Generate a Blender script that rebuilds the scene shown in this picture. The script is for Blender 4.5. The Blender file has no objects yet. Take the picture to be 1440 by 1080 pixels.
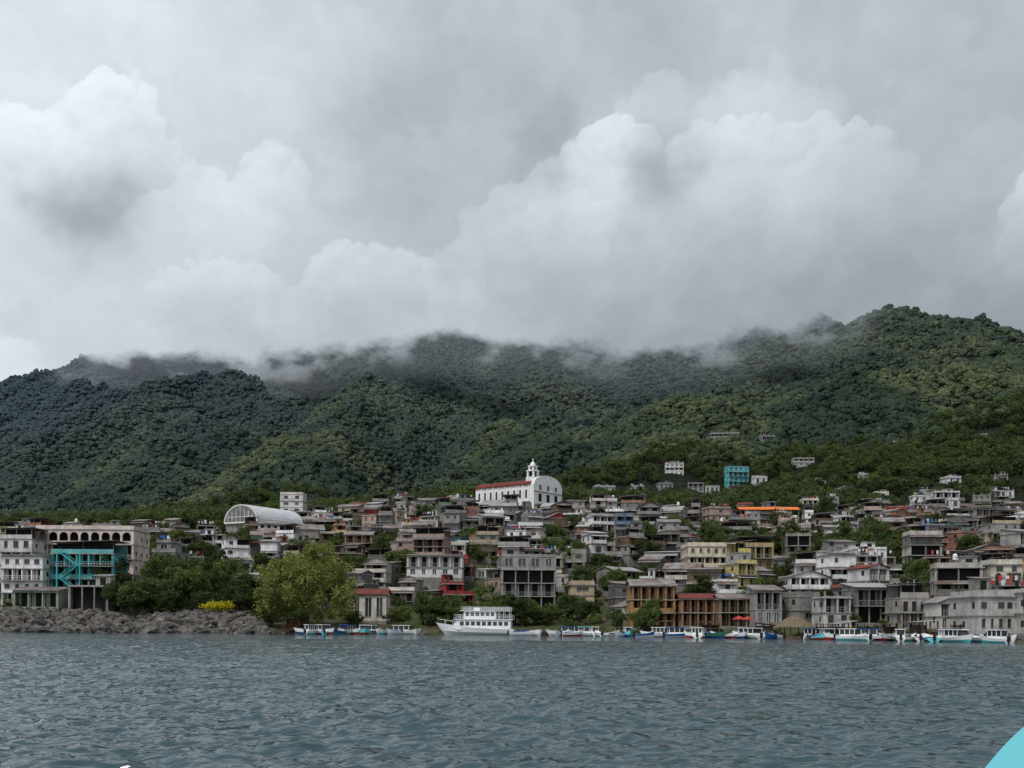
import bpy, bmesh, math, random
import numpy as np
from mathutils import Matrix, Vector
R=random.Random(7); NR=np.random.default_rng(5)
F=1544.0; CZ=1.9; HY=881.0; ROLL=math.radians(0.45)
scene=bpy.context.scene
# ---------------------------------------------------------------- survey helpers
def level(px,py):
    u=px-720.0; v=HY-py; c,s=math.cos(ROLL),math.sin(ROLL)
    return u*c-v*s, u*s+v*c
def xat(px,Y,py=800): return level(px,py)[0]/F*Y
def zat(px,py,Y): return CZ+level(px,py)[1]/F*Y
# ---------------------------------------------------------------- noise
def _h(ix,iy,seed):
    n=(ix.astype(np.int64)*374761393+iy.astype(np.int64)*668265263+seed*974634777)&0xffffffff
    n=((n^(n>>13))*1274126177)&0xffffffff
    return (n^(n>>16))&0xffff
def perlin(x,y,seed=0):
    x=np.asarray(x,float); y=np.asarray(y,float)
    ix=np.floor(x); iy=np.floor(y); fx=x-ix; fy=y-iy
    def g(dx,dy):
        a=_h(ix+dx,iy+dy,seed)/65536.0*2*np.pi
        return np.cos(a)*(fx-dx)+np.sin(a)*(fy-dy)
    u=fx*fx*fx*(fx*(fx*6-15)+10); v=fy*fy*fy*(fy*(fy*6-15)+10)
    return ((g(0,0)*(1-u)+g(1,0)*u)*(1-v)+(g(0,1)*(1-u)+g(1,1)*u)*v)*1.4
def rot(x,y,a): c,s=math.cos(a),math.sin(a); return x*c-y*s,x*s+y*c
def fbm(x,y,o=4,seed=0,gain=.5):
    r=0;a=1
    for i in range(o):
        xx,yy=rot(x,y,i*.9); r=r+a*perlin(xx*2**i+17.3*i,yy*2**i-9.1*i,seed+i); a*=gain
    return r
def billow(x,y,o=5,seed=0,gain=.5,eps=.012):
    r=0;a=1
    for i in range(o):
        xx,yy=rot(x,y,i*.9); p=perlin(xx*2**i+7.3*i,yy*2**i-5.1*i,seed+i); r=r+a*np.sqrt(p*p+eps); a*=gain
    return r
def sstep(a,b,x):
    t=np.clip((x-a)/(b-a),0,1); return t*t*(3-2*t)
# ---------------------------------------------------------------- terrain
SPX=[-400,0,350,700,1000,1200,1440,1900]; SY=[215,215,224,238,212,190,166,150]
def shoreY(s):
    return np.interp(s*F+720,SPX,SY)+2.0*perlin(s*40,s*0+3.3,4)
def shY(px): return float(shoreY(np.array([(px-720)/F]))[0])
TY=[300,380,460,600,900,1300,3000]
TB=[0,350,700,1000,1440]
TZ=np.array([[14,26,36,52,68,85,150],[13,28,41,58,80,95,150],[15,34,51,70,98,115,160],[17,32,46,66,104,130,170],[20,33,46,92,150,200,260]],float)
def basez(x,Y):
    s=x/Y; b=s*F+720; sh=shoreY(s)
    cols=[np.interp(b,TB,TZ[:,i]) for i in range(len(TY))]; lf=1-sstep(335,385,b)
    pts=[(sh-100,cols[0]*0-14),(sh,cols[0]*0-.05),(sh+5,1.1+1.0*lf),(sh+20,2.8+2.0*lf)]+[(cols[0]*0+TY[i],cols[i]) for i in range(len(TY))]
    z=pts[0][1].copy()
    for (a,za),(c,zc) in zip(pts[:-1],pts[1:]):
        t=np.clip((Y-a)/(c-a),0,1); z=np.where(Y>=a,za+(zc-za)*t,z)
    return z
RID=[
 ([(400,440,2500),(500,444,2250),(620,452,2050),(720,446,2150),(850,446,2400),(980,446,2500),(1120,446,2500),(1240,480,2600),(1300,540,2600),(1600,600,2600),(2200,640,2600)],.62),
 ([(620,462,2000),(575,520,1700),(470,600,1300),(350,688,860)],.55),
 ([(740,466,2050),(770,560,1500),(790,640,1000)],.6),
 ([(880,465,2300),(860,560,1700),(880,620,1200)],.6),
 ([(460,465,2200),(400,560,1700),(300,640,1250)],.6),
 ([(400,440,2500),(300,456,2500),(200,478,2500),(120,508,2550),(60,526,2600),(0,546,2700),(-200,590,2900),(-600,560,2900),(-1100,500,2900)],.6),
 ([(200,490,2500),(120,590,1900),(30,680,1250)],.6),
 ([(330,465,2450),(265,570,1750),(190,670,1150)],.58),
 ([(0,546,2700),(-80,620,2000),(-120,690,1200)],.6),
 ([(1080,480,1750),(1130,472,1650),(1190,463,1520),(1250,451,1420),(1330,461,1330),(1440,482,1230),(1620,496,1150),(2200,480,1200)],.5),
 ([(1150,475,1600),(1040,535,1300),(950,595,1020),(880,655,780)],.5),
 ([(1290,465,1380),(1200,565,1050),(1130,625,800)],.5),
 ([(1440,485,1220),(1380,565,900),(1300,612,720)],.5),
 ([(1620,500,1150),(1500,590,800)],.5),
]
def terrain(x,Y):
    x=np.asarray(x,float); Y=np.asarray(Y,float)
    z0=basez(x,Y); m=np.full_like(z0,-300.)
    wx=x+60*fbm(x/420,Y/420,3,31); wy=Y+60*fbm(x/420,Y/420,3,47)
    far=sstep(560,900,Y)
    wx=x+(wx-x)*far; wy=Y+(wy-Y)*far
    for pts,sl in RID:
        P=[(xat(a,d,b),d,zat(a,b,d)) for a,b,d in pts]
        for A,B_ in zip(P[:-1],P[1:]):
            dx,dy=B_[0]-A[0],B_[1]-A[1]; L2=dx*dx+dy*dy
            t=np.clip(((wx-A[0])*dx+(wy-A[1])*dy)/L2,0,1)
            D=np.hypot(wx-A[0]-t*dx,wy-A[1]-t*dy)
            h=A[2]+(B_[2]-A[2])*t-sl*(np.sqrt(D*D+400)-20)
            k=14.; e=np.clip(.5+.5*(m-h)/k,0,1)
            m=h+(m-h)*e+k*e*(1-e)
    k=25.; e=np.clip(.5+.5*(z0-m)/k,0,1)
    mm=m+(z0-m)*e+k*e*(1-e)
    f2=sstep(500,640,Y)
    z=z0*(1-f2)+mm*f2
    z=z+far*(48*(.42-billow(x/190,Y/330,4,11,.5,.004))+5*fbm(x/60,Y/60,2,77))
    z=z+sstep(6,40,Y-shoreY(x/Y))*.8*perlin(x/23,Y/23,8)*(1-far)
    return z
def gz(x,Y): return float(terrain(np.array([x]),np.array([Y]))[0])
# ---------------------------------------------------------------- node helpers
MAT={}
def newmat(name):
    m=bpy.data.materials.new(name); m.use_nodes=True; m.node_tree.nodes.clear(); MAT[name]=m
    return m,m.node_tree.nodes,m.node_tree.links
def mixcol(n,l,a,b,fac,mode='MIX'):
    x=n.new('ShaderNodeMix'); x.data_type='RGBA'; x.blend_type=mode
    for s,val in ((x.inputs[0],fac),(x.inputs[6],a),(x.inputs[7],b)):
        if hasattr(val,'links'): l.new(val,s)
        elif isinstance(val,(int,float)): s.default_value=val
        else: s.default_value=(*val,1)
    return x.outputs[2]
def noise(n,l,scale,detail=3,vec=None,rough=.55):
    t=n.new('ShaderNodeTexNoise'); t.inputs['Scale'].default_value=scale; t.inputs['Detail'].default_value=detail; t.inputs['Roughness'].default_value=rough
    if vec is not None: l.new(vec,t.inputs['Vector'])
    return t.outputs['Fac']
def ramp(n,l,src,stops):
    r=n.new('ShaderNodeValToRGB'); l.new(src,r.inputs[0]); e=r.color_ramp.elements
    while len(e)<len(stops): e.new(.5)
    for i,(p,c) in enumerate(stops): e[i].position=p; e[i].color=(*c,1) if len(c)==3 else c
    return r.outputs[0]
def geopos(n): return n.new('ShaderNodeNewGeometry').outputs['Position']
def mapping(n,l,vec,sc):
    m=n.new('ShaderNodeMapping'); l.new(vec,m.inputs[0]); m.inputs['Scale'].default_value=sc; return m.outputs[0]
def maprange(n,l,src,a,b,c=0.,d=1.):
    m=n.new('ShaderNodeMapRange'); l.new(src,m.inputs[0]); m.inputs[1].default_value=a; m.inputs[2].default_value=b; m.inputs[3].default_value=c; m.inputs[4].default_value=d
    return m.outputs[0]
def sep(n,l,p,i):
    s=n.new('ShaderNodeSeparateXYZ'); l.new(p,s.inputs[0]); return s.outputs[i]
def bsdf(n,l,col,rough=.8,metal=0,spec=.3):
    b=n.new('ShaderNodeBsdfPrincipled')
    if hasattr(col,'links'): l.new(col,b.inputs['Base Color'])
    else: b.inputs['Base Color'].default_value=(*col,1)
    b.inputs['Roughness'].default_value=rough
    b.inputs['Metallic'].default_value=metal; b.inputs['Specular IOR Level'].default_value=spec
    return b
def out(n,l,sh):
    o=n.new('ShaderNodeOutputMaterial'); l.new(sh,o.inputs['Surface'])
def stained(name,col=None,amt=.64,rough=.85,dark=(.29,.27,.24),sc=.5):
    m,n,l=newmat(name); p=geopos(n)
    if col is None:
        oi=n.new('ShaderNodeObjectInfo'); c=oi.outputs['Color']
    else:
        rgb=n.new('ShaderNodeRGB'); rgb.outputs[0].default_value=(*col,1); c=rgb.outputs[0]
    s1=noise(n,l,sc,5,p,.65); s2=noise(n,l,1.0,4,mapping(n,l,p,(2.2,2.2,.25)),.6)
    d=mixcol(n,l,c,dark,1.0,'MULTIPLY')
    f=ramp(n,l,s1,[(.41,(0,0,0)),(.69,(amt,)*3)]); c1=mixcol(n,l,c,d,f)
    f2=ramp(n,l,s2,[(.49,(0,0,0)),(.73,(amt,)*3)]); c2=mixcol(n,l,c1,d,f2)
    out(n,l,bsdf(n,l,c2,rough,0,.2).outputs[0]); return m
stained('wall'); stained('concrete',(.26,.255,.24)); stained('slab',(.32,.315,.3),.6)
stained('block',(.2,.195,.185)); stained('white_paint',(.78,.78,.77),.3)
stained('teal_paint',(.06,.4,.42),.3); stained('wood',(.14,.09,.06),.6); stained('brick',(.27,.13,.085),.6)
stained('orange_paint',(.5,.22,.07),.4); stained('red_roof',(.19,.05,.04),.6); stained('thatch',(.2,.15,.1),.7,1,(.3,.3,.3),3)
stained('tarp_blue',(.03,.13,.42),.2); stained('tarp_red',(.4,.05,.04),.2); stained('tarp_white',(.6,.62,.64),.3); stained('tarp_orange',(.75,.2,.05),.2)
stained('cream_paint',(.55,.49,.36),.35); stained('green_paint',(.04,.16,.1),.3); stained('tank_black',(.02,.02,.02),.2)
stained('hull_cyan',(.15,.62,.68),.03,.4); stained('hull_white',(.8,.81,.81),.1,.35); stained('hull_blue',(.03,.12,.35),.2,.4)
def plain(name,c,r=.5,mt=0,sp=.4):
    m,n,l=newmat(name); nz=noise(n,l,3,3,geopos(n)); c2=tuple(x*.7 for x in c)
    out(n,l,bsdf(n,l,mixcol(n,l,c,c2,nz),r,mt,sp).outputs[0])
plain('dark',(.022,.021,.02),.8,0,.1); plain('glass',(.03,.035,.04),.15,0,.5); plain('rail',(.3,.3,.3),.5); plain('rebar',(.08,.05,.04),.8)  # dark: near-black fill, shade of interiors behind openings put into the colour
plain('bark',(.09,.07,.05),.9,0,.1); plain('rubber',(.02,.02,.02),.7)
def tin():
    m,n,l=newmat('tin'); p=geopos(n)
    a=noise(n,l,.35,5,p,.7); oi=n.new('ShaderNodeObjectInfo')
    w=n.new('ShaderNodeTexWave'); w.inputs['Scale'].default_value=2.5; l.new(p,w.inputs['Vector'])
    c=ramp(n,l,a,[(.32,(.33,.33,.34)),(.46,(.24,.22,.21)),(.57,(.17,.105,.075)),(.8,(.095,.055,.04))])
    c2=mixcol(n,l,c,(.55,.56,.57),ramp(n,l,oi.outputs['Random'],[(.55,(0,0,0)),(.95,(.7,.7,.7))]))
    c3=mixcol(n,l,c2,(.1,.1,.1),ramp(n,l,w.outputs['Fac'],[(.0,(.3,.3,.3)),(.5,(0,0,0))]))
    out(n,l,bsdf(n,l,c3,.55,.1,.3).outputs[0])
tin()
HAZE_BLUE=(.052,.076,.09)
def haze_mix(n,l,c,p):  # distance haze painted into base colour, bluer with world Y and to the left
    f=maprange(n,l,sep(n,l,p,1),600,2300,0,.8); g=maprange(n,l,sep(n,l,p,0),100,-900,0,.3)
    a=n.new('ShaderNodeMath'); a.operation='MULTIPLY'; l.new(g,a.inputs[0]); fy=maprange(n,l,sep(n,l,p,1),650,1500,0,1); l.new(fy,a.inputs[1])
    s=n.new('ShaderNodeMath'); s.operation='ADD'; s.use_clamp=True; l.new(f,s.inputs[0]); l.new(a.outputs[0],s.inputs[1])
    return mixcol(n,l,c,HAZE_BLUE,s.outputs[0])
def foliage(name,c1,c2,c3,rnd=.5,far=False):
    m,n,l=newmat(name); p=geopos(n)
    oi=n.new('ShaderNodeObjectInfo')
    a=noise(n,l,.006 if far else .5,5 if far else 4,p,.62)
    c=ramp(n,l,a,[(.4,c1),(.5,c2),(.6,c3)])
    v=ramp(n,l,oi.outputs['Random'],[(0,(1-rnd,)*3),(.6,(1,1,1)),(1,(1+rnd*.6,1+rnd*.5,1))])
    c=mixcol(n,l,c,v,1.0,'MULTIPLY')
    b2=noise(n,l,.12 if far else 1.6,3,p); c=mixcol(n,l,c,tuple(x*.45 for x in c2),ramp(n,l,b2,[(.45,(0,0,0)),(.7,(.8,.8,.8))]))
    if far: c=haze_mix(n,l,c,p)
    d=bsdf(n,l,c,.8,0,.1)
    if far: out(n,l,d.outputs[0]); return
    mx=n.new('ShaderNodeMixShader'); l.new(d.outputs[0],mx.inputs[1])
    t=n.new('ShaderNodeBsdfTranslucent'); l.new(c,t.inputs[0]); mx.inputs[0].default_value=.35
    l.new(t.outputs[0],mx.inputs[2]); out(n,l,mx.outputs[0])
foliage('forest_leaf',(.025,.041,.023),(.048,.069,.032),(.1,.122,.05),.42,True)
foliage('hill_leaf',(.065,.098,.038),(.095,.138,.05),(.14,.178,.065),.5)
foliage('tree_leaf',(.062,.1,.036),(.1,.142,.048),(.15,.19,.064),.45)
foliage('willow_leaf',(.18,.21,.058),(.23,.265,.073),(.3,.33,.1),.1)
foliage('yellow_leaf',(.45,.43,.03),(.6,.55,.04),(.65,.6,.05),.1)
# ground
m,n,l=newmat('ground'); p=geopos(n)
at=n.new('ShaderNodeAttribute'); at.attribute_name='town'
forest=ramp(n,l,noise(n,l,.006,5,p,.62),[(.4,(.014,.024,.013)),(.5,(.026,.04,.018)),(.6,(.055,.07,.03))])
fine=noise(n,l,.12,6,p,.75); forest=mixcol(n,l,forest,(.009,.014,.01),ramp(n,l,fine,[(.42,(0,0,0)),(.62,(.9,.9,.9))]))
forest=haze_mix(n,l,forest,p); forest=mixcol(n,l,forest,(.62,.62,.62),1.,'MULTIPLY')
soil=ramp(n,l,noise(n,l,.15,6,p,.7),[(.38,(.05,.085,.025)),(.52,(.085,.09,.04)),(.68,(.17,.14,.11))])
col=mixcol(n,l,forest,soil,at.outputs['Fac']); b=bsdf(n,l,col,.95,0,.1)
bp=n.new('ShaderNodeBump'); bp.inputs['Strength'].default_value=.9; bp.inputs['Distance'].default_value=5; l.new(fine,bp.inputs['Height']); l.new(bp.outputs[0],b.inputs['Normal'])
out(n,l,b.outputs[0])
m,n,l=newmat('rock'); p=geopos(n)
c=ramp(n,l,noise(n,l,.9,6,p,.7),[(.35,(.035,.033,.03)),(.55,(.12,.11,.1)),(.75,(.3,.29,.27))]); out(n,l,bsdf(n,l,c,.9,0,.2).outputs[0])
# water
m,n,l=newmat('water'); p=geopos(n)
b=bsdf(n,l,(.042,.076,.087),.06,0,.5); b.inputs['IOR'].default_value=1.33
n1=noise(n,l,2.6,2.5,mapping(n,l,p,(.8,1.3,1)),.5); n2=noise(n,l,.7,2,mapping(n,l,p,(.8,1.3,1)),.5)
ad=n.new('ShaderNodeMath'); ad.operation='MULTIPLY_ADD'; l.new(n2,ad.inputs[0]); ad.inputs[1].default_value=2.6; l.new(n1,ad.inputs[2])
bp=n.new('ShaderNodeBump'); bp.inputs['Strength'].default_value=1; bp.inputs['Distance'].default_value=.11; l.new(ad.outputs[0],bp.inputs['Height']); l.new(bp.outputs[0],b.inputs['Normal'])
out(n,l,b.outputs[0])
# sky
m,n,l=newmat('sky_clouds'); a=n.new('ShaderNodeAttribute'); a.attribute_name='sky'; e2=n.new('ShaderNodeAttribute'); e2.attribute_name='edge'
em=n.new('ShaderNodeEmission'); l.new(a.outputs['Color'],em.inputs[0]); tr=n.new('ShaderNodeBsdfTransparent'); mx=n.new('ShaderNodeMixShader')
l.new(e2.outputs['Fac'],mx.inputs[0]); l.new(em.outputs[0],mx.inputs[1]); l.new(tr.outputs[0],mx.inputs[2]); out(n,l,mx.outputs[0])
# ---------------------------------------------------------------- mesh builder
def grid_mesh(name,X,Y,Z,mat,attrs={},colattrs={}):
    r,c=X.shape; me=bpy.data.meshes.new(name); nv=r*c
    co=np.stack([X,Y,Z],-1).reshape(-1,3).astype(np.float32)
    i=np.arange(nv).reshape(r,c); q=np.stack([i[:-1,:-1],i[:-1,1:],i[1:,1:],i[1:,:-1]],-1).reshape(-1,4)
    me.vertices.add(nv); me.vertices.foreach_set('co',co.ravel())
    me.loops.add(q.size); me.loops.foreach_set('vertex_index',q.ravel().astype(np.int32))
    me.polygons.add(len(q)); me.polygons.foreach_set('loop_start',(np.arange(len(q))*4).astype(np.int32))
    me.polygons.foreach_set('loop_total',np.full(len(q),4,np.int32))
    me.update(calc_edges=True); me.polygons.foreach_set('use_smooth',np.ones(len(q),bool))
    for k,v in attrs.items():
        at=me.attributes.new(k,'FLOAT','POINT'); at.data.foreach_set('value',v.ravel().astype(np.float32))
    for k,v in colattrs.items():
        at=me.attributes.new(k,'FLOAT_COLOR','POINT'); at.data.foreach_set('color',v.reshape(-1,4).astype(np.float32).ravel())
    me.materials.append(MAT[mat]); o=bpy.data.objects.new(name,me); scene.collection.objects.link(o); return o
class B:
    def __init__(s): s.v=[];s.f=[];s.m=[]
    def add(s,vs,fs,mat):
        o=len(s.v); s.v+=vs
        for f in fs: s.f.append([i+o for i in f]); s.m.append(mat)
    def hexa(s,p,mat): s.add(p,[(0,3,2,1),(4,5,6,7),(0,1,5,4),(1,2,6,5),(2,3,7,6),(3,0,4,7)],mat)
    def box(s,x0,x1,y0,y1,z0,z1,mat):
        s.hexa([(x0,y0,z0),(x1,y0,z0),(x1,y1,z0),(x0,y1,z0),(x0,y0,z1),(x1,y0,z1),(x1,y1,z1),(x0,y1,z1)],mat)
    def slope(s,x0,x1,y0,y1,zf,zb,t,mat):
        s.hexa([(x0,y0,zf),(x1,y0,zf),(x1,y1,zb),(x0,y1,zb),(x0,y0,zf+t),(x1,y0,zf+t),(x1,y1,zb+t),(x0,y1,zb+t)],mat)
    def slopex(s,x0,x1,y0,y1,zl,zr,t,mat):
        s.hexa([(x0,y0,zl),(x1,y0,zr),(x1,y1,zr),(x0,y1,zl),(x0,y0,zl+t),(x1,y0,zr+t),(x1,y1,zr+t),(x0,y1,zl+t)],mat)
    def prism_y(s,poly,y0,y1,mat):
        k=len(poly); s.add([(x,y0,z) for x,z in poly]+[(x,y1,z) for x,z in poly],[tuple(range(k)),tuple(range(2*k-1,k-1,-1))]+[((i+1)%k,i,k+i,k+(i+1)%k) for i in range(k)],mat)
    def prism_x(s,poly,x0,x1,mat):
        k=len(poly); s.add([(x0,y,z) for y,z in poly]+[(x1,y,z) for y,z in poly],[tuple(range(k-1,-1,-1)),tuple(range(k,2*k))]+[(i,(i+1)%k,k+(i+1)%k,k+i) for i in range(k)],mat)
    def tube(s,p0,p1,r0,r1,mat,k=6):
        p0=Vector(p0);p1=Vector(p1); d=(p1-p0).normalized(); a=d.orthogonal().normalized(); c=d.cross(a); vs=[]
        for p,r in ((p0,r0),(p1,r1)):
            for i in range(k):
                t=2*math.pi*i/k; vs.append(tuple(p+(a*math.cos(t)+c*math.sin(t))*r))
        s.add(vs,[(i,(i+1)%k,k+(i+1)%k,k+i) for i in range(k)]+[tuple(range(k-1,-1,-1)),tuple(range(k,2*k))],mat)
    def mesh(s,name):
        me=bpy.data.meshes.new(name); me.from_pydata(s.v,[],s.f); used=sorted(set(s.m)); ix={u:i for i,u in enumerate(used)}
        for u in used: me.materials.append(MAT[u])
        me.polygons.foreach_set('material_index',[ix[q] for q in s.m]); me.update(); return me
    def make(s,name,loc=(0,0,0),rz=0,col=(.3,.3,.3)):
        o=bpy.data.objects.new(name,s.mesh(name)); o.location=loc; o.rotation_euler=(0,0,rz); o.color=(*col,1); scene.collection.objects.link(o); return o
# ---------------------------------------------------------------- sky dome and low cloud bank
def make_sky():
    az=np.radians(np.concatenate([np.linspace(-80,-27,36)[:-1],np.linspace(-27,27,960),np.linspace(27,80,36)[1:]]))
    el=np.radians(np.concatenate([np.linspace(-3,10,14)[:-1],np.linspace(10,31,440),np.linspace(31,66,26)[1:]]))
    A,E=np.meshgrid(az,el)
    def q(px,py):
        u,v=level(px,py); a=math.atan(u/F); return F*a, F*math.atan(v/F*math.cos(a))
    P=F*A; Q=F*E; pa=F*az; qa=F*el
    w1=fbm(P/150,Q/130,5,201,.55); w2=fbm(P/150+40,Q/130,5,231,.55)
    x=P+34*w1; y=Q+30*w2
    tones=[(-200,0,205),(0,0,216),(200,30,222),(450,50,202),(720,50,188),(1000,50,185),(1300,50,184),(1440,100,180),(1700,100,178),
    (50,150,220),(250,130,208),(100,300,134),(145,316,140),(230,280,188),(300,200,208),(400,140,206),(420,230,204),(600,150,180),(760,205,152),(700,150,178),(860,250,202),(930,222,138),(930,150,174),
    (1060,250,202),(1200,240,196),(1350,200,180),(1280,120,180),(0,350,208),(200,360,208),(40,250,214),(330,290,210),(450,300,192),(550,240,180),(610,320,158),(520,330,174),(750,330,198),(900,300,204),
    (1100,310,192),(1280,300,176),(1440,300,190),(300,420,204),(100,430,192),(30,450,190),(490,400,206),(560,440,200),(700,420,194),(850,420,180),(950,460,166),(1100,410,158),(1200,430,150),(1330,410,150),(1450,430,153),
    (1600,300,170),(-200,300,200),(-30,520,236),(30,520,234),(110,480,196),(300,500,182),(450,490,186),(600,480,176),(750,480,166),(900,500,158),(1050,470,152),(0,-250,195),(700,-250,185),(1440,-250,180),(-700,100,190),(2200,100,175),(700,-700,180)]
    num=0;den=1e-9
    for a,b_,t in tones:
        cx,cy=q(a,b_); dk=t<157 and b_<318; r=26. if dk else 74.
        w=np.exp(-((x-cx)**2+(y-cy)**2)/(2*r*r)); w=w*(2.2 if dk else 1)+1e-6; num=num+w*t; den=den+w
    T=num/den; T=194+(T-188)*1.12+7*fbm(P/190,Q/120,5,411,.5)
    T0=T.copy()
    ns=fbm(P/46,Q/42,5,501,.55)
    def puff(cx,cy,r,add,amp,soft,st,nz=.3,low=.9):
        i0,i1=np.searchsorted(pa,[cx-1.5*r,cx+1.5*r]); j0,j1=np.searchsorted(qa,[cy-1.5*r,cy+1.5*r])
        if i1<=i0 or j1<=j0: return
        sl=(slice(j0,j1),slice(i0,i1)); dx=(P[sl]-cx)/r; dy=(Q[sl]-cy)/r
        f=1-np.hypot(dx,dy)+nz*ns[sl]*min(1,30/r+.35)
        a=sstep(0,soft,f)*(1-sstep(-.15,low,-dy))*st
        val=T0[sl]+add+amp*(.75*dy-.25*dx)
        T[sl]=T[sl]*(1-a)+val*a
    rr=random.Random(11)
    amb=[]
    for i in range(480):
        a=rr.uniform(-150,1600); b_=rr.uniform(-60,520); amb.append((*q(a,b_),rr.uniform(20,95)))
    for cx,cy,r in sorted(amb,key=lambda t:-t[1]): puff(cx,cy,r,rr.uniform(-3,4),rr.uniform(5,12),rr.uniform(.4,.9),.65,.45)
    def heads(bl,add,amp,top,H,soft=.12,st=.9):
        L=[]; add*=1.4; amp*=1.4
        for a,b_,r in bl:
            cx,cy=q(a,b_); L.append((cx,cy,r,1))
            for k in range(int(r/2.6)):
                t=rr.uniform(-.35,math.pi+.35); rad=r*rr.uniform(.45,.92); L.append((cx+rad*math.cos(t),cy+rad*math.sin(t)*.9,r*rr.uniform(.2,.46),0))
        yt=q(720,top)[1]
        for cx,cy,r,bg_ in sorted(L,key=lambda t:-(t[1]+t[2])):
            dep=max(0,min(1,(yt-(cy+r))/H)); puff(cx,cy,r,add*(1-dep)**1.2,amp*(.6 if bg_ else 1)*(1-.6*dep),soft+.25*dep+rr.uniform(0,.12),st*(1-.75*dep),.34)
    heads([(960,250,110),(1080,250,120),(840,280,80),(1200,260,70)],8,4,150,260,.35,.7)
    heads([(862,212,46),(822,240,38),(893,204,32),(785,262,36),(850,250,54)],18,9,160,150,.08)
    heads([(985,222,40),(1040,218,46),(1095,212,40),(1150,212,40),(1205,206,30),(1240,196,15),(1000,250,60),(1120,245,60)],15,9,160,150,.08)
    heads([(165,160,50),(120,150,26),(205,195,42),(160,215,54),(220,235,36)],15,9,108,200,.08)
    heads([(60,215,52),(10,205,52),(-60,210,70),(40,260,60),(90,225,30),(20,320,70)],12,9,150,230,.1)
    heads([(250,330,60),(330,330,60),(290,280,46),(210,350,50),(390,260,50)],8,7,230,200,.2,.85)
    heads([(1445,300,34),(1500,285,60),(1460,350,50)],18,8,262,170)
    heads([(300,405,46),(350,415,44),(250,415,36)],8,8,355,150,.18)
    heads([(480,390,44),(535,385,42),(590,395,40),(440,420,30),(640,420,40)],10,8,345,150,.18)
    heads([(740,320,60),(690,340,50),(640,380,44),(800,340,60)],10,7,255,190,.2)
    heads([(20,520,40),(-30,530,50)],8,5,480,100,.3)
    T=T+2.2*fbm(P/36,Q/28,4,711,.5)
    T=np.clip(T,100,245)
    def tolin(T):
        dsp=np.stack([T-8.,T+.3,T+8.],-1)/255.0
        return np.where(dsp<.04,dsp/12.9,((dsp+.055)/1.055)**2.4)
    lin=tolin(T)
    one=lambda l_: np.concatenate([l_,np.ones_like(l_[...,:1])],-1)
    edge=np.maximum(sstep(np.radians(60),np.radians(79),np.abs(A)),sstep(np.radians(48),np.radians(65),E))
    Rr=7000
    grid_mesh('sky',Rr*np.sin(A)*np.cos(E),Rr*np.cos(A)*np.cos(E),Rr*np.sin(E)+CZ,'sky_clouds',{'edge':edge},{'sky':one(lin)})
    # low cloud bank as one glowing sheet with painted sky tone, a few hundred metres in front of the crest
    b=np.linspace(20,1330,760); v=np.linspace(330,560,180); Bx,V=np.meshgrid(b,v)   # bearing, height steps
    Yc=np.interp(Bx,[20,200,330,450,560,740,860,960,1060,1130,1240,1330],[2250,2050,1850,1600,1480,1400,1500,1400,1250,1180,1080,1050])
    c_,s_=math.cos(ROLL),math.sin(ROLL); u=Bx-720; w=HY-V; Ul=u*c_-w*s_; Vl=u*s_+w*c_
    Yb=Yc+40*fbm(Bx/160,V/120,3,55)
    X=Ul/F*Yb; Z=CZ+Vl/F*Yb
    lim=np.interp(Bx,[20,90,130,200,260,330,400,450,520,580,620,660,720,800,860,930,960,1010,1060,1110,1150,1190,1225,1330],[440,500,514,503,508,512,506,500,490,478,470,480,486,488,496,502,500,492,480,468,463,453,440,430])
    nz=fbm(Bx/75,V/55,5,1201,.55); n2=fbm(Bx/26,V/20,4,1301,.55)
    d=lim-V+11*nz+5*n2
    main=sstep(-13,17,d); veil=.16*sstep(-85,0,d)+.34*sstep(-34,0,d)*sstep(-.1,.5,nz)  # veil: thin haze over the slopes below, painted as sheet alpha
    al=np.maximum(main,veil)*(sstep(338,400,V+10*nz))
    al=al*sstep(45,125,Bx+12*nz)*(1-sstep(1175,1262,Bx+14*nz))
    # sample the same cloud tone behind
    az_=np.arctan2(X,Yb); el_=np.arctan2(Z-CZ,np.hypot(X,Yb))
    fi=np.interp(az_,az,np.arange(len(az))); fj=np.interp(el_,el,np.arange(len(el))); i0=np.clip(fi.astype(int),0,len(az)-2); j0=np.clip(fj.astype(int),0,len(el)-2); a_=fi-i0; b_=fj-j0
    Ts=(T[j0,i0]*(1-a_)+T[j0,i0+1]*a_)*(1-b_)+(T[j0+1,i0]*(1-a_)+T[j0+1,i0+1]*a_)*b_
    Ts=Ts+4*nz*sstep(400,450,V)
    grid_mesh('low_cloud',X,Yb,Z,'sky_clouds',{'edge':1-al},{'sky':one(tolin(Ts))})
make_sky()
# ---------------------------------------------------------------- ground
s=np.concatenate([np.linspace(-1.3,-.52,50)[:-1],np.linspace(-.52,.52,640),np.linspace(.52,1.3,50)[1:]])
yy=np.concatenate([np.linspace(110,160,12)[:-1],np.linspace(160,480,200)[:-1],np.geomspace(480,2800,330),np.geomspace(2830,6500,25)])
S,YY=np.meshgrid(s,yy); XX=S*YY; ZZ=terrain(XX,YY)
tm=1-sstep(470,520,YY+20*perlin(XX/60,YY/60,5))
grid_mesh('ground',XX,YY,ZZ,'ground',{'town':tm})
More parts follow.
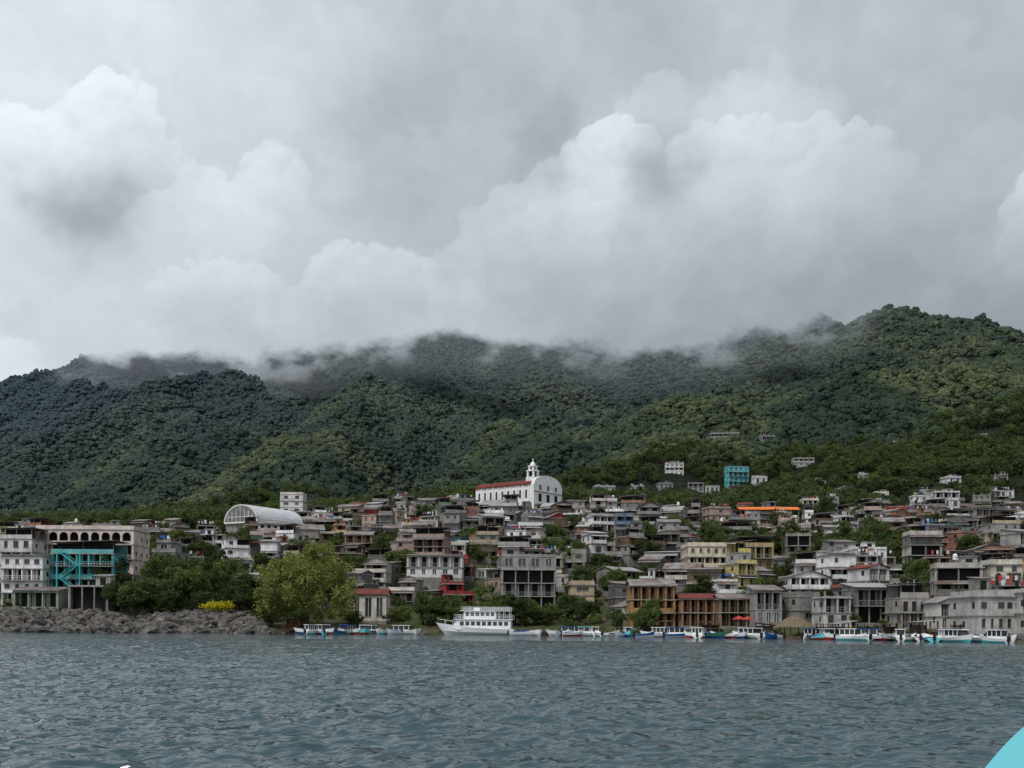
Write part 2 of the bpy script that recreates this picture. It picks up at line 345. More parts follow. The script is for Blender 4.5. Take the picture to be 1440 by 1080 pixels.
# ---------------------------------------------------------------- water
a=np.radians(np.concatenate([np.linspace(-180,-31,40)[:-1],np.linspace(-31,31,900),np.linspace(31,180,40)[1:]]))
r=np.concatenate([[.5,4],np.geomspace(9,150,820),np.geomspace(153,6000,60)])
AA,RR=np.meshgrid(a,r); WX=RR*np.sin(AA); WY=RR*np.cos(AA); WZ=np.zeros_like(WX)
dr=np.gradient(r)[:,None]; gust=.9+.4*fbm(WX/14,WY/22,3,900)
for i in range(52):
    lam=.28*(2.4/.28)**(R.random()**1.1); th=math.radians(R.gauss(192,34)); k=2*math.pi/lam
    ph=k*(math.sin(th)*WX+math.cos(th)*WY)+R.random()*6.28+1.4*perlin(WX/5,WY/5,i)
    WZ+=gust*(.056*lam/6.283)*(np.sin(ph)+.25*np.sin(2*ph+1.5))*np.clip(1.7-dr*3/lam,0,1)
WZ*=((np.abs(AA)<np.radians(31))*np.clip((RR-6)/4,0,1)*np.clip((165-RR)/30,0,1))
grid_mesh('lake_water',WX,WY,WZ,'water')
# ---------------------------------------------------------------- trees
def leaves(C,rad,cnt,size,rng,droop=0.,squash=.8):
    V=[]
    for c,rr in zip(C,rad):
        d=rng.normal(size=(cnt,3)); d/=np.linalg.norm(d,axis=1)[:,None]; d*=(rng.random((cnt,1))**.45)*rr; d[:,2]*=squash
        if droop: d[:,2]-=droop*rng.random(cnt)*rr
        V.append(c+d)
    V=np.concatenate(V); n=len(V)
    a=rng.normal(size=(n,3)); a[:,2]*=.6; a/=np.linalg.norm(a,axis=1)[:,None]; t=rng.normal(size=(n,3)); b_=np.cross(a,t); b_/=np.linalg.norm(b_,axis=1)[:,None]
    sz=size*(.6+.8*rng.random((n,1)))
    return np.stack([V-a*sz,V-b_*sz*.55,V+a*sz,V+b_*sz*.55],1).reshape(-1,3)
def tree_mesh(name,h,rx,ncl,cnt,size,seed,leaf,low=.3,clr=.28,droop=0.,nl=6):
    rng=np.random.default_rng(seed); b=B(); C=[];rad=[]
    zc=h*(low+1)/2; rz=h*(1-low)/2
    lob=[(rng.uniform(-.5,.5)*rx,rng.uniform(-.5,.5)*rx,zc+rng.uniform(-.35,.5)*rz,rng.uniform(.45,.62)) for _ in range(nl)]
    for i in range(ncl):
        lx,ly,lz,lr=lob[i%nl]
        d=rng.normal(size=3); d/=np.linalg.norm(d); k=rng.uniform(.7,1.)
        C.append(np.array([lx+d[0]*k*rx*lr,ly+d[1]*k*rx*lr,max(h*low*.8,lz+d[2]*k*rz*lr)])); rad.append(rx*clr*rng.uniform(.6,1.15))
    tr=h*.03; b.tube((0,0,-1),(0,0,h*.35),tr*1.4,tr,'bark')
    for i in range(0,ncl,max(1,ncl//10)):
        c=C[i]; md=(c[0]*.45,c[1]*.45,h*.35+(c[2]-h*.35)*.6); b.tube((0,0,h*.3),md,tr*.6,tr*.35,'bark',5); b.tube(md,tuple(c),tr*.35,tr*.1,'bark',4)
    q=leaves(C,rad,cnt,size,rng,droop); o=len(b.v); b.v+=[tuple(p) for p in q.tolist()]
    k=len(q)//4; b.f+=[[o+4*i,o+4*i+1,o+4*i+2,o+4*i+3] for i in range(k)]; b.m+=[leaf]*k
    return b.mesh(name)
def lump_mesh(name,seed,mat,n=3,rough=.35,tall=.9):
    bm=bmesh.new(); rng=np.random.default_rng(seed)
    for i in range(n):
        t=bmesh.new(); bmesh.ops.create_icosphere(t,subdivisions=2,radius=1)
        off=Vector((rng.uniform(-.4,.4),rng.uniform(-.4,.4),rng.uniform(-.1,.35))) if n>1 else Vector((0,0,0)); sc=rng.uniform(.5,.8) if n>1 else 1
        vm=[bm.verts.new(v.co*sc*(1+rng.uniform(-rough,rough))*1.0+off) for v in t.verts]
        for f in t.faces: bm.faces.new([vm[v.index] for v in f.verts])
        t.free()
    for v in bm.verts: v.co.z=v.co.z*tall+.45
    me=bpy.data.meshes.new(name); bm.to_mesh(me); bm.free(); me.materials.append(MAT[mat]); return me
def proto_coll(name,meshes):
    c=bpy.data.collections.new(name)
    for i,m_ in enumerate(meshes): c.objects.link(bpy.data.objects.new('%s_%02d'%(m_.name,i),m_))
    return c
def scatter(name,pts,scl,rot_,idx,coll):
    me=bpy.data.meshes.new(name); me.vertices.add(len(pts)); me.vertices.foreach_set('co',np.asarray(pts,np.float32).ravel())
    for k,ty,v in (('iscale','FLOAT_VECTOR',scl),('irot','FLOAT_VECTOR',rot_)):
        at=me.attributes.new(k,ty,'POINT'); at.data.foreach_set('vector',np.asarray(v,np.float32).ravel())
    at=me.attributes.new('idx','INT','POINT'); at.data.foreach_set('value',np.asarray(idx,np.int32))
    o=bpy.data.objects.new(name,me); scene.collection.objects.link(o)
    g=bpy.data.node_groups.new(name+'_gn','GeometryNodeTree'); g.interface.new_socket('Geometry',in_out='INPUT',socket_type='NodeSocketGeometry'); g.interface.new_socket('Geometry',in_out='OUTPUT',socket_type='NodeSocketGeometry')
    N=g.nodes; L=g.links; gi=N.new('NodeGroupInput'); go=N.new('NodeGroupOutput'); ip=N.new('GeometryNodeInstanceOnPoints'); ci=N.new('GeometryNodeCollectionInfo')
    ci.inputs['Collection'].default_value=coll; ci.inputs['Separate Children'].default_value=True; ci.inputs['Reset Children'].default_value=True
    def na(t,nm):
        a_=N.new('GeometryNodeInputNamedAttribute'); a_.data_type=t; a_.inputs['Name'].default_value=nm; return a_.outputs['Attribute']
    L.new(gi.outputs[0],ip.inputs['Points']); L.new(ci.outputs[0],ip.inputs['Instance']); ip.inputs['Pick Instance'].default_value=True
    L.new(na('INT','idx'),ip.inputs['Instance Index']); L.new(na('FLOAT_VECTOR','irot'),ip.inputs['Rotation']); L.new(na('FLOAT_VECTOR','iscale'),ip.inputs['Scale']); L.new(ip.outputs[0],go.inputs[0])
    md=o.modifiers.new('instances','NODES'); md.node_group=g; return o
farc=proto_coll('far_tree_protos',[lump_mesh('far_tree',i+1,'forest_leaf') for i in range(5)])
nearc=proto_coll('near_tree_protos',[tree_mesh('forest_tree',10,4.6,26,34,.45,60+i,'hill_leaf',.2,.34) for i in range(4)])
shrubc=proto_coll('shrub_protos',[tree_mesh('shrub',3,2.0,12,40,.22,90+i,'tree_leaf',.05,.4) for i in range(3)])
def pick(n_,y0,y1,pw,smax=.56):
    t=NR.random(n_); Y=(y0**pw+(y1**pw-y0**pw)*t)**(1/pw); s_=NR.uniform(-smax,smax,n_); return s_*Y,Y
X,Y=pick(135000,800,2750,.6); Z=terrain(X,Y)
sc=(2.5+2.4*NR.random(len(X))**2)*(.8+Y/4200)
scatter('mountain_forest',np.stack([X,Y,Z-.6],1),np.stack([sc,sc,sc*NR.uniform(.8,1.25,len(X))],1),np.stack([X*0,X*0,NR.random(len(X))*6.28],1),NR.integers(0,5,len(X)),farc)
HH=[(1022,1052,657,684),(936,962,652,669),(1116,1145,645,656),(1070,1100,614,627),(1000,1040,610,620),(1255,1272,622,631),(1330,1344,619,629),(1375,1388,612,621),(968,990,680,692),(1108,1118,597,602),(835,865,685,693),(925,945,680,690),(992,1012,684,694),(1290,1300,626,632),(1395,1425,690,702),(1180,1200,688,698),(1230,1250,694,705),(1290,1312,690,700),(1150,1168,676,685),(1085,1105,690,700),(1208,1222,668,676),(1265,1285,676,686),(1330,1350,672,682),(1400,1418,668,677),(1060,1078,672,680),(885,905,684,693),(1130,1140,632,637)]
HX=[]
for a_,b_,c_,d_ in HH:
    px=(a_+b_)/2; e=level(px,d_)[1]/F; Yc=np.arange(470 if d_>690 else 495,1500,5.); xs=level(px,d_)[0]/F*Yc; zz=terrain(xs,Yc)
    ok=np.where((zz-CZ)/Yc>=e)[0]; Y_=float(Yc[ok[0]]) if len(ok) else 700.; HX.append((xat(px,Y_,c_),Y_))
X,Y=pick(11500,478,860,1.); n0=perlin(X/40,Y/40,3); k=(Y>488+22*n0)
for hx,hy in HX: k&=~((np.abs(X-hx)<9+hy*.006)&(Y<hy+7)&(Y>hy-30))
X,Y=X[k],Y[k]; Z=terrain(X,Y); sc=.5+.6*NR.random(len(X))**1.6
scatter('hillside_trees',np.stack([X,Y,Z-.5],1),np.stack([sc,sc,sc*NR.uniform(.8,1.1,len(X))],1),np.stack([X*0,X*0,NR.random(len(X))*6.28],1),NR.integers(0,4,len(X)),nearc)
# ---------------------------------------------------------------- buildings
def railing(b,x0,x1,y,z0,mt='rail',n_=None):
    n_=n_ or max(3,int((x1-x0)/.6))
    b.box(x0,x1,y,y+.05,z0+.9,z0+.97,mt); b.box(x0,x1,y+.005,y+.04,z0+.45,z0+.49,mt)
    for i in range(n_+1):
        c=x0+(x1-x0)*i/n_; b.box(c-.02,c+.02,y+.005,y+.045,z0,z0+.9,mt)
def facade(b,x0,x1,y,z0,z1,nb,kind,wm,rail='rail'):
    t=.25; bw=(x1-x0)/nb
    if kind=='win':
        ow=bw*R.uniform(.36,.56); sl=R.choice([.8,.95,.95,.1]) ; hd=z1-R.uniform(.35,.6)
        b.box(x0,x1,y,y+t,z0,z0+sl,wm); b.box(x0,x1,y,y+t,hd,z1,wm)
        e=x0; fr=R.choice(['white_paint','slab','wood','rebar'])
        for i in range(nb):
            c=x0+bw*(i+.5); o2=ow*R.choice([1,1,.7])/2; b.box(e,c-o2,y,y+t,z0+sl,hd,wm); e=c+o2
            b.box(c-.035,c+.035,y+.12,y+.16,z0+sl,hd,fr)
            if sl>.5: b.box(c-o2-.08,c+o2+.08,y-.08,y,z0+sl-.1,z0+sl,'slab')
        b.box(e,x1,y,y+t,z0+sl,hd,wm); b.box(x0+.2,x1-.2,y+.27,y+.4,z0+.05,z1-.05,'glass')
    elif kind in('open','balc','frame'):
        dp=1.6
        if kind=='balc':
            b.box(x0-.05,x1+.05,y-1.1,y,z0-.14,z0+.02,'slab'); ry=y-1.08
        else: ry=y
        for i in range(nb+1):
            c=x0+.15+(x1-x0-.3)*i/nb; b.box(c-.13,c+.13,y,y+.3,z0,z1,'concrete' if kind=='frame' else wm)
        if kind!='frame':
            if R.random()<.4: b.box(x0+.15,x1-.15,ry,ry+.12,z0+.02,z0+.95,wm)
            else: railing(b,x0,x1,ry,z0+.02,rail)
            for i in range(nb):
                c=x0+bw*(i+.5); b.box(c-bw*.46,c-bw*.2,y+dp-.02,y+dp+.1,z0,z1,wm); b.box(c+bw*.2,c+bw*.46,y+dp-.02,y+dp+.1,z0,z1,wm)
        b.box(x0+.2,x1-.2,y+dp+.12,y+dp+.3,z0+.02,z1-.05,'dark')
    elif kind=='arch':
        zs=z0+(z1-z0)*.55
        for i in range(nb+1):
            c=x0+.25+(x1-x0-.5)*i/nb; b.box(c-.25,c+.25,y,y+.4,z0,zs,wm)
        sp=(x1-x0-.5)/nb; 
        for i in range(nb):
            a0=x0+.5+sp*i; a1=x0+sp*(i+1); cx=(a0+a1)/2; rr=(a1-a0)/2; hh=min(rr,(z1-zs)*.8)
            K=8
            for j in range(K):
                t0=math.pi*j/K; t1=math.pi*(j+1)/K
                xa,xb=cx-rr*math.cos(t0),cx-rr*math.cos(t1); za,zb=zs+hh*math.sin(t0),zs+hh*math.sin(t1)
                b.hexa([(xa,y,za),(xb,y,zb),(xb,y+.4,zb),(xa,y+.4,za),(xa,y,z1),(xb,y,z1),(xb,y+.4,z1),(xa,y+.4,z1)],wm)
            b.box(a1,a1+.5,y,y+.4,zs,z1,wm)
        b.box(x0,x0+.5,y,y+.4,zs,z1,wm)
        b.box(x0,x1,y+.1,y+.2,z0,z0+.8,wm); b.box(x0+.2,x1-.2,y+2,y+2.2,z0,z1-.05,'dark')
    else:
        b.box(x0,x1,y,y+t,z0,z1,wm)
        for i in range(nb):
            if R.random()<.75:
                c=x0+bw*(i+.5); ww=R.uniform(.35,.6); b.box(c-ww-.07,c+ww+.07,y-.03,y,z0+.93,z0+2.07,'slab'); b.box(c-ww,c+ww,y-.04,y-.031,z0+1,z0+2,'glass')
def storey(b,w,d,z0,z1,kind,wm,nb,cx=0,cy=0,rail='rail'):
    x0,x1,y0,y1=cx-w/2,cx+w/2,cy-d/2,cy+d/2
    fx=0 if kind not in('frame','open') or R.random()<.5 else 1.9
    b.box(x0,x0+.2,y0+.002+fx,y1,z0,z1,wm); b.box(x1-.2,x1,y0+.002+fx,y1,z0,z1,wm); b.box(x0+.2,x1-.2,y1-.2,y1-.002,z0,z1,wm)
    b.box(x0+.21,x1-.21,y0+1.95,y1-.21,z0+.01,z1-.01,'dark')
    facade(b,x0+.2,x1-.2,y0,z0,z1,nb,kind,wm,rail)
    for sx in(-1,1):
        for i in range(max(1,int(d//3.5))):
            if R.random()<.55:
                yc=y0+d*(i+.5)/max(1,int(d//3.5)); xs=cx+sx*w/2
                b.box(min(xs,xs+sx*.03),max(xs,xs+sx*.03),yc-.5,yc+.5,z0+1,z0+2,'glass')
def roof(b,w,d,z,kind,wm,cx=0,cy=0):
    x0,x1,y0,y1=cx-w/2,cx+w/2,cy-d/2,cy+d/2
    if kind=='flat':
        ph=R.choice([.15,.5,.9]); 
        for q in((x0,x1,y0,y0+.15),(x0,x1,y1-.15,y1),(x0,x0+.15,y0+.15,y1-.15),(x1-.15,x1,y0+.15,y1-.15)): b.box(*q,z,z+ph,wm)
        if R.random()<.6:
            for i in range(3):
                for yq in (y0+.3,y1-.3):
                    xc=x0+.3+(w-.6)*i/2; b.box(xc-.13,xc+.13,yq-.13,yq+.13,z,z+R.uniform(.5,1.3),'concrete')
                    for e in(-.08,.08): b.box(xc+e-.02,xc+e+.02,yq-.02,yq+.02,z+.5,z+2.0,'rebar')
        if R.random()<.35:
            xc=R.uniform(x0+1,x1-1); yc=R.uniform(y0+1.2,y1-1); rr=.55; mt=R.choice(['tank_black','white_paint','tank_black','tank_black'])
            b.box(xc-.7,xc+.7,yc-.7,yc+.7,z+.9,z+1.0,'concrete'); 
            for ex in(-.6,.6):
                for ey in(-.6,.6): b.box(xc+ex-.06,xc+ex+.06,yc+ey-.06,yc+ey+.06,z,z+.9,'concrete')
            b.tube((xc,yc,z+1),(xc,yc,z+2.1),rr,rr,mt,10); b.tube((xc,yc,z+2.1),(xc,yc,z+2.4),rr,.15,mt,10)
        if R.random()<.4:
            ww=w*R.uniform(.3,.45); xl=R.choice([x0+.2,x1-ww-.2]); b.box(xl,xl+ww,y1-3.2,y1-.25,z,z+2.3,wm); b.slope(xl-.3,xl+ww+.3,y1-3.6,y1,z+2.3,z+2.6,.06,'tin')
            b.box(xl+ww*.3,xl+ww*.7,y1-3.23,y1-3.2,z,z+1.9,'dark')
        if R.random()<.35:
            zz=z+1.7; b.box(x0+.4,x1-.4,y0+.8,y0+.82,zz,zz+.02,'rebar')
            xx=x0+.6
            while xx<x1-1: 
                b.box(xx,xx+R.uniform(.4,.7),y0+.79,y0+.83,zz-R.uniform(.5,1),zz,R.choice(['tarp_white','tarp_blue','tarp_red','cream_paint','tank_black'])); xx+=R.uniform(.7,1.3)
            for xx in(x0+.4,x1-.4): b.box(xx-.04,xx+.04,y0+.77,y0+.85,z,zz+.1,'rebar')
    elif kind=='shed':
        dz=R.uniform(.5,1.3); b.box(x0,x1,y1-.2,y1,z,z+dz+.2,wm); b.slope(x0-.4,x1+.4,y0-.6,y1+.3,z+.25,z+.3+dz,.06,'tin')
        b.box(x0,x1,y0,y0+.2,z,z+.3,wm)
        for xx in(x0,x1-.2): b.hexa([(xx,y0+.2,z),(xx+.2,y0+.2,z),(xx+.2,y1-.2,z),(xx,y1-.2,z),(xx,y0+.2,z+.25),(xx+.2,y0+.2,z+.25),(xx+.2,y1-.2,z+dz+.15),(xx,y1-.2,z+dz+.15)],wm)
    elif kind=='canopy':
        hh=R.uniform(2.1,2.5)
        for xx in(x0+.2,(x0+x1)/2,x1-.2):
            for yq in(y0+.3,y1-.3): b.box(xx-.06,xx+.06,yq-.06,yq+.06,z,z+hh+.1,R.choice(['wood','concrete']))
        b.slopex(x0-.4,x1+.4,y0-.4,y1+.3,z+hh,z+hh+R.uniform(.2,.8),.06,'tin'); b.box(x0,x1,y0,y0+.1,z,z+.9,wm)
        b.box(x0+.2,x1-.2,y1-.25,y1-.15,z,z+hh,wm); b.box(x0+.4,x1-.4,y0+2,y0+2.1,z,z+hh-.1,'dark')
    else:
        mt='red_roof' if kind=='tile' else 'tin'; hh=min(w,d)*R.uniform(.16,.25)
        if w>d or R.random()<.5:
            b.slope(x0-.4,x1+.4,y0-.5,cy,z,z+hh,.09,mt); b.slope(x0-.4,x1+.4,cy,y1+.5,z+hh,z,.09,mt)
            b.prism_x([(y0,z-.1),(y1,z-.1),(cy,z+hh-.05)],x0,x0+.2,wm); b.prism_x([(y0,z-.1),(y1,z-.1),(cy,z+hh-.05)],x1-.2,x1,wm)
        else:
            b.slopex(x0-.4,cx,y0-.5,y1+.4,z,z+hh,.09,mt); b.slopex(cx,x1+.4,y0-.5,y1+.4,z+hh,z,.09,mt)
            b.prism_y([(x0,z-.1),(x1,z-.1),(cx,z+hh-.05)],y0,y0+.2,wm)
def building(w,d,n_,h,kinds,wm,rf,nb=None,under=4.,setback=True,rail='rail'):
    b=B(); nb=nb or max(1,round(w/R.uniform(2.6,4.2))); b.box(-w/2-.05,w/2+.05,-d/2-.05,d/2,-under,-.002,'concrete')
    z=0;cw,cd,cx,cy=w,d,0,0
    for i in range(n_):
        k=kinds[i%len(kinds)] if isinstance(kinds,list) else R.choices(['win','open','balc','blank','frame'],[.27,.22,.19,.22,.1])[0]
        wmi=wm if (i<n_-1 or R.random()<.7 or not setback) else R.choice(['block','concrete','slab','wood'])
        if setback and i==n_-1 and n_>1 and R.random()<.4:
            nw=cw*R.uniform(.5,.8); b.box(cx-cw/2,cx+cw/2,cy-cd/2,cy-cd/2+.12,z,z+.8,wm); cx+=R.choice([-1,1])*(cw-nw)/2; cw=nw; nd=cd*.7; cy+=(cd-nd)/2; cd=nd
        storey(b,cw,cd,z,z+h-.2,k,wmi,max(1,round(nb*cw/w)),cx,cy,rail)
        e=R.choice([.1,.2,.35]); b.box(cx-cw/2-e,cx+cw/2+e,cy-cd/2-e,cy+cd/2+e,z+h-.2,z+h-.003,'slab'); z+=h
        if setback and R.random()<.28: b.slope(cx-cw/2-.2,cx+cw/2+.2,cy-cd/2-1.5,cy-cd/2+.02,z-.75,z-.3,.05,'tin')
    roof(b,cw,cd,z,rf,wm,cx,cy); return b
PAL=[((.27,.265,.25),18),((.4,.39,.365),15),((.17,.165,.155),9),((.78,.78,.77),21),((.6,.57,.49),13),((.47,.38,.25),6),((.3,.17,.12),4),((.1,.33,.35),1.4),((.45,.25,.12),2.6),((.45,.33,.28),5.5),((.17,.25,.36),1.8),((.36,.06,.045),1.),((.2,.32,.2),1.3),((.58,.48,.2),1.8),((.2,.14,.1),3)]
def rcol():
    c=R.choices([p_[0] for p_ in PAL],[p_[1] for p_ in PAL])[0]; k=R.uniform(.75,1.12); return tuple(min(.8,x*k) for x in c)
OCC=[]
def reserve(x,y,w,d): OCC.append((x,y,w/2,d/2))
def place(name,px0,px1,pytop,Y,kinds,col,wm='wall',rf='flat',d=9,rz=0,nb=None,n_=None,zb=None,gap=0,setback=False,rail='rail',extra=None):
    w=(px1-px0)/F*Y; x=xat((px0+px1)/2,Y,pytop); zt=zat((px0+px1)/2,pytop,Y); zg=gz(x,Y+d/2) if zb is None else zb
    zg=min(zg,zt-2.6); H=zt-zg; k=n_ or max(1,round(H/2.9)); h=H/k
    b=building(w,d,k,h,kinds,wm,rf,nb,8.,setback,rail); reserve(x,Y+d/2,w,d+gap)
    if extra: extra(b,w,d,H)
    return b.make(name,(x,Y+d/2,zg),rz,col)
W=(.78,.78,.77)
place('lakeside_hotel',2,60,782,238,['balc','win'],W,rf='shed',d=10,nb=4,rail='white_paint')
place('lakeside_house',18,82,832,231,['open'],(.3,.36,.26),rf='shed',d=6,nb=3)
def stairs(b,w,d,H):
    y=-d/2-2.6; xl,xr=-w*.28,-w*.02; k=4; h=H/k
    for i in range(k):
        z0=i*h-0.0; a,c=(xl,xr) if i%2==0 else (xr,xl); lo,hi=min(a,c),max(a,c); zl,zr=(z0,z0+h) if a<c else (z0+h,z0)
        b.slopex(lo,hi,y,y+1.1,zl-.2,zr-.2,.2,'teal_paint'); b.slopex(lo,hi,y-.06,y,zl+.75,zr+.75,.14,'teal_paint'); b.slopex(lo,hi,y-.06,y,zl+.3,zr+.3,.07,'teal_paint')
        b.box(c-.7,c+.7,y,-d/2-.2,z0+h-.15,z0+h,'teal_paint')
    for xx in(xl-.7,xr+.7): b.box(xx-.12,xx+.12,y-.1,y+.15,-8,H,'teal_paint')
    for i in range(4):
        b.box(-w/2-.3,w/2+.3,-d/2-1.2,-d/2-1.12,i*H/4+.9,i*H/4+1.0,'teal_paint')
place('teal_hotel',72,160,778,242,['frame','balc','balc','balc'],(.14,.42,.42),rf='canopy',d=9,nb=5,rail='white_paint',n_=4,zb=6.0,extra=stairs)
place('lakeside_pavilion',96,152,824,232,['frame'],(.4,.38,.35),rf='flat',d=5,nb=3,n_=1)
place('arcade_hotel',50,188,744,270,['win','balc','arch'],(.68,.57,.52),rf='flat',d=12,nb=9,n_=3,zb=14,rail='white_paint')
place('terrace_house',0,45,757,262,['balc','win'],(.6,.6,.58),rf='canopy',d=10)
place('apartment_building',705,782,782,262,['frame','open','frame','win'],(.3,.3,.29),d=11,nb=4)
place('apartment_building',968,1036,768,268,['win','win','balc','win'],(.62,.56,.42),d=12,nb=6)
place('apartment_building',1037,1088,768,276,['balc','win'],(.42,.32,.15),d=11,nb=4,rf='canopy')
place('apartment_building',1203,1247,772,262,['arch','win','win'],W,d=11,nb=4)
place('white_house',572,650,782,285,['win','open'],(.7,.7,.68),d=10,nb=5,rf='shed',n_=2,zb=zat(610,812,285))
place('white_house',668,702,800,300,['win'],W,d=9,nb=2,n_=2,zb=zat(680,832,300))
place('cottage',493,543,836,246,['win'],(.66,.6,.54),d=9,nb=3,rf='tile',n_=1)
place('concrete_house',1376,1440,838,172,['win','blank','win'],(.42,.41,.39),d=11,nb=5)
place('concrete_house',1446,1520,832,168,['win','open'],(.5,.48,.45),d=11,nb=5)
place('lakeside_restaurant',888,950,824,228,['open','balc'],(.38,.23,.1),wm='wall',rf='gable',d=10,nb=5,rail='wood')
place('lakeside_restaurant',958,1006,842,225,['open'],(.34,.19,.11),rf='tile',d=9,nb=4,rail='wood')
place('lakeside_restaurant',1012,1052,842,221,['open','balc'],(.22,.16,.11),rf='gable',d=8,nb=3,rail='wood')
place('concrete_house',1062,1100,832,216,['win','open'],(.3,.3,.3),d=8,nb=3,rf='shed')
place('concrete_house',1158,1198,840,205,['win','open'],(.5,.49,.47),d=8,nb=2)
place('concrete_house',1204,1258,828,205,['frame','balc'],(.18,.18,.18),d=9,nb=3,rf='shed')
place('concrete_house',1266,1306,840,195,['open','win'],(.32,.3,.28),d=8,nb=3,rf='canopy')
place('white_house',1320,1364,848,188,['win','open'],(.6,.58,.55),d=8,nb=3,rf='gable')
place('white_house',1110,1168,812,238,['balc'],W,d=9,nb=4,rf='gable',n_=2,zb=zat(1140,845,238))
place('brick_house',1250,1284,712,440,['win'],(.36,.06,.045),d=9)
place('yellow_house',1165,1187,728,420,['win'],(.6,.48,.1),d=8)
place('white_house',1357,1398,768,330,['win','balc'],W,d=10,nb=4)
place('white_house',1315,1350,692,455,['win','open'],(.6,.6,.6),d=10)
place('white_house',394,426,695,455,['win'],(.6,.58,.55),d=9,nb=2)
place('red_house',630,658,784,310,['blank','win'],(.4,.05,.045),d=8,n_=2,zb=zat(645,806,310))
def church():
    b=B(); L,Wd,H=31,18,7.0
    b.box(-L/2,L/2,-Wd/2,Wd/2,-5,H,'white_paint')
    for i in range(9):
        x=-L/2+2+i*3.1; b.box(x-.5,x+.5,-Wd/2-.05,-Wd/2,1.6,4.6,'glass'); K=6
        b.prism_y([(x+.5*math.cos(math.pi*j/K),4.6+.6*math.sin(math.pi*j/K)) for j in range(K+1)][::-1],-Wd/2-.05,-Wd/2,'glass'); b.box(x+1.3,x+1.7,-Wd/2-.35,-Wd/2,-5,H,'white_paint')
    b.box(-L/2-.3,L/2-2,-Wd/2-.6,-Wd/2+.3,H,H+.35,'red_roof')
    pr=[(Wd/2*math.cos(math.pi*j/14),H+.3+2.6*math.sin(math.pi*j/14)) for j in range(15)]
    b.prism_x([(y,z+0) for y,z in pr],-L/2,L/2-1.2,'red_roof')
    fr=[(-Wd/2-.8,-5),(-Wd/2-.8,H+.2)]+[(-(Wd/2+.4)*math.cos(math.pi*j/14),H+.4+3.8*math.sin(math.pi*j/14)) for j in range(15)]+[(Wd/2+.8,H+.2),(Wd/2+.8,-5)]
    b.prism_x(fr[::-1],L/2-1.2,L/2+.3,'white_paint')
    for y in(-5.5,0,5.5): b.box(L/2+.3,L/2+.34,y-1,y+1,.2,3.4,'dark'); b.box(L/2+.3,L/2+.36,y-.7,y+.7,5,7,'glass')
    b.box(L/2+.3,L/2+.7,-Wd/2-.8,Wd/2+.8,4.1,4.4,'slab')
    cx,cy=L/2-3.5,-Wd/2+3.5
    def tier(z0,z1,r):
        for ex in(-1,1):
            for ey in(-1,1):
                xa=cx+r-.7 if ex>0 else cx-r; ya=cy+r-.7 if ey>0 else cy-r; b.box(xa,xa+.7,ya,ya+.7,z0,z1-.5,'white_paint')
        b.box(cx-r+.9,cx+r-.9,cy-r+.9,cy+r-.9,z0,z1-.5,'dark'); b.box(cx-r-.2,cx+r+.2,cy-r-.2,cy+r+.2,z1-.5,z1,'white_paint')
    b.box(cx-2,cx+2,cy-2,cy+2,-5,10.4,'white_paint'); tier(10.4,13.2,1.75); tier(13.2,15.2,1.3)
    b.tube((cx,cy,15.2),(cx,cy,16.0),1.2,1.0,'white_paint',10); b.tube((cx,cy,16.0),(cx,cy,16.9),1.0,.2,'white_paint',10); b.box(cx-.09,cx+.09,cy-.09,cy+.09,16.9,18.2,'white_paint'); b.box(cx-.4,cx+.4,cy-.08,cy+.08,17.5,17.7,'white_paint')
    Y=462; x=xat(728,Y,700); z=zat(728,711,Y); b.make('church',(x,Y,z),math.radians(-38)); reserve(x,Y,38,32); reserve(x,Y-16,26,10)
church()
def gym():
    b=B(); L,Wd,H=24,15.5,2.5; K=16
    b.box(-L/2,L/2,-Wd/2,Wd/2,-7,H,'concrete')
    rf=[((Wd/2+.5)*math.cos(math.pi*j/K),H+6.6*math.sin(math.pi*j/K)) for j in range(K+1)]; b.prism_x(rf,-L/2-.6,L/2+.6,'tarp_white')
    b.prism_x([(y*.93,H+(z-H)*.93) for y,z in rf],-L/2-.7,-L/2-.61,'block')
    for j in range(-3,4): b.box(-L/2-.78,-L/2-.71,j*2.-.08,j*2.+.08,H,H+5.8-abs(j)*.9,'white_paint')
    b.box(-L/2-.8,-L/2-.72,-6,6,H+1.9,H+2.1,'white_paint'); b.box(-L/2-.75,-L/2-.61,-Wd/2,Wd/2,H-.3,H+.2,'white_paint')
    for j in range(6): b.box(-L/2+1.5+j*4,-L/2+3.5+j*4,-Wd/2-.05,-Wd/2,.4,1.8,'glass')
    Y=410; x=xat(372,Y,735); b.make('gymnasium',(x,Y,zat(372,748,Y)),math.radians(60)); reserve(x,Y,28,28); reserve(x,Y-14,26,6)
gym()
for (a_,b_,c_,d_),(x,Y_) in zip(HH,HX):
    w=(b_-a_)/F*Y_; zt=zat((a_+b_)/2,c_,Y_); zg=zat((a_+b_)/2,d_,Y_); n_=max(1,round((zt-zg)/3.2))
    col=(.12,.48,.52) if a_==1022 else R.choice([(.42,.42,.4),(.3,.3,.3),(.62,.62,.61)])
    bb=building(w,8,n_,(zt-zg)/n_,['balc','win'] if a_==1022 else ['win','open'],'wall','flat',max(2,round(w/3.5)),3.,False); bb.make('hillside_house',(x,Y_+3,zg),R.uniform(-.2,.2),col)
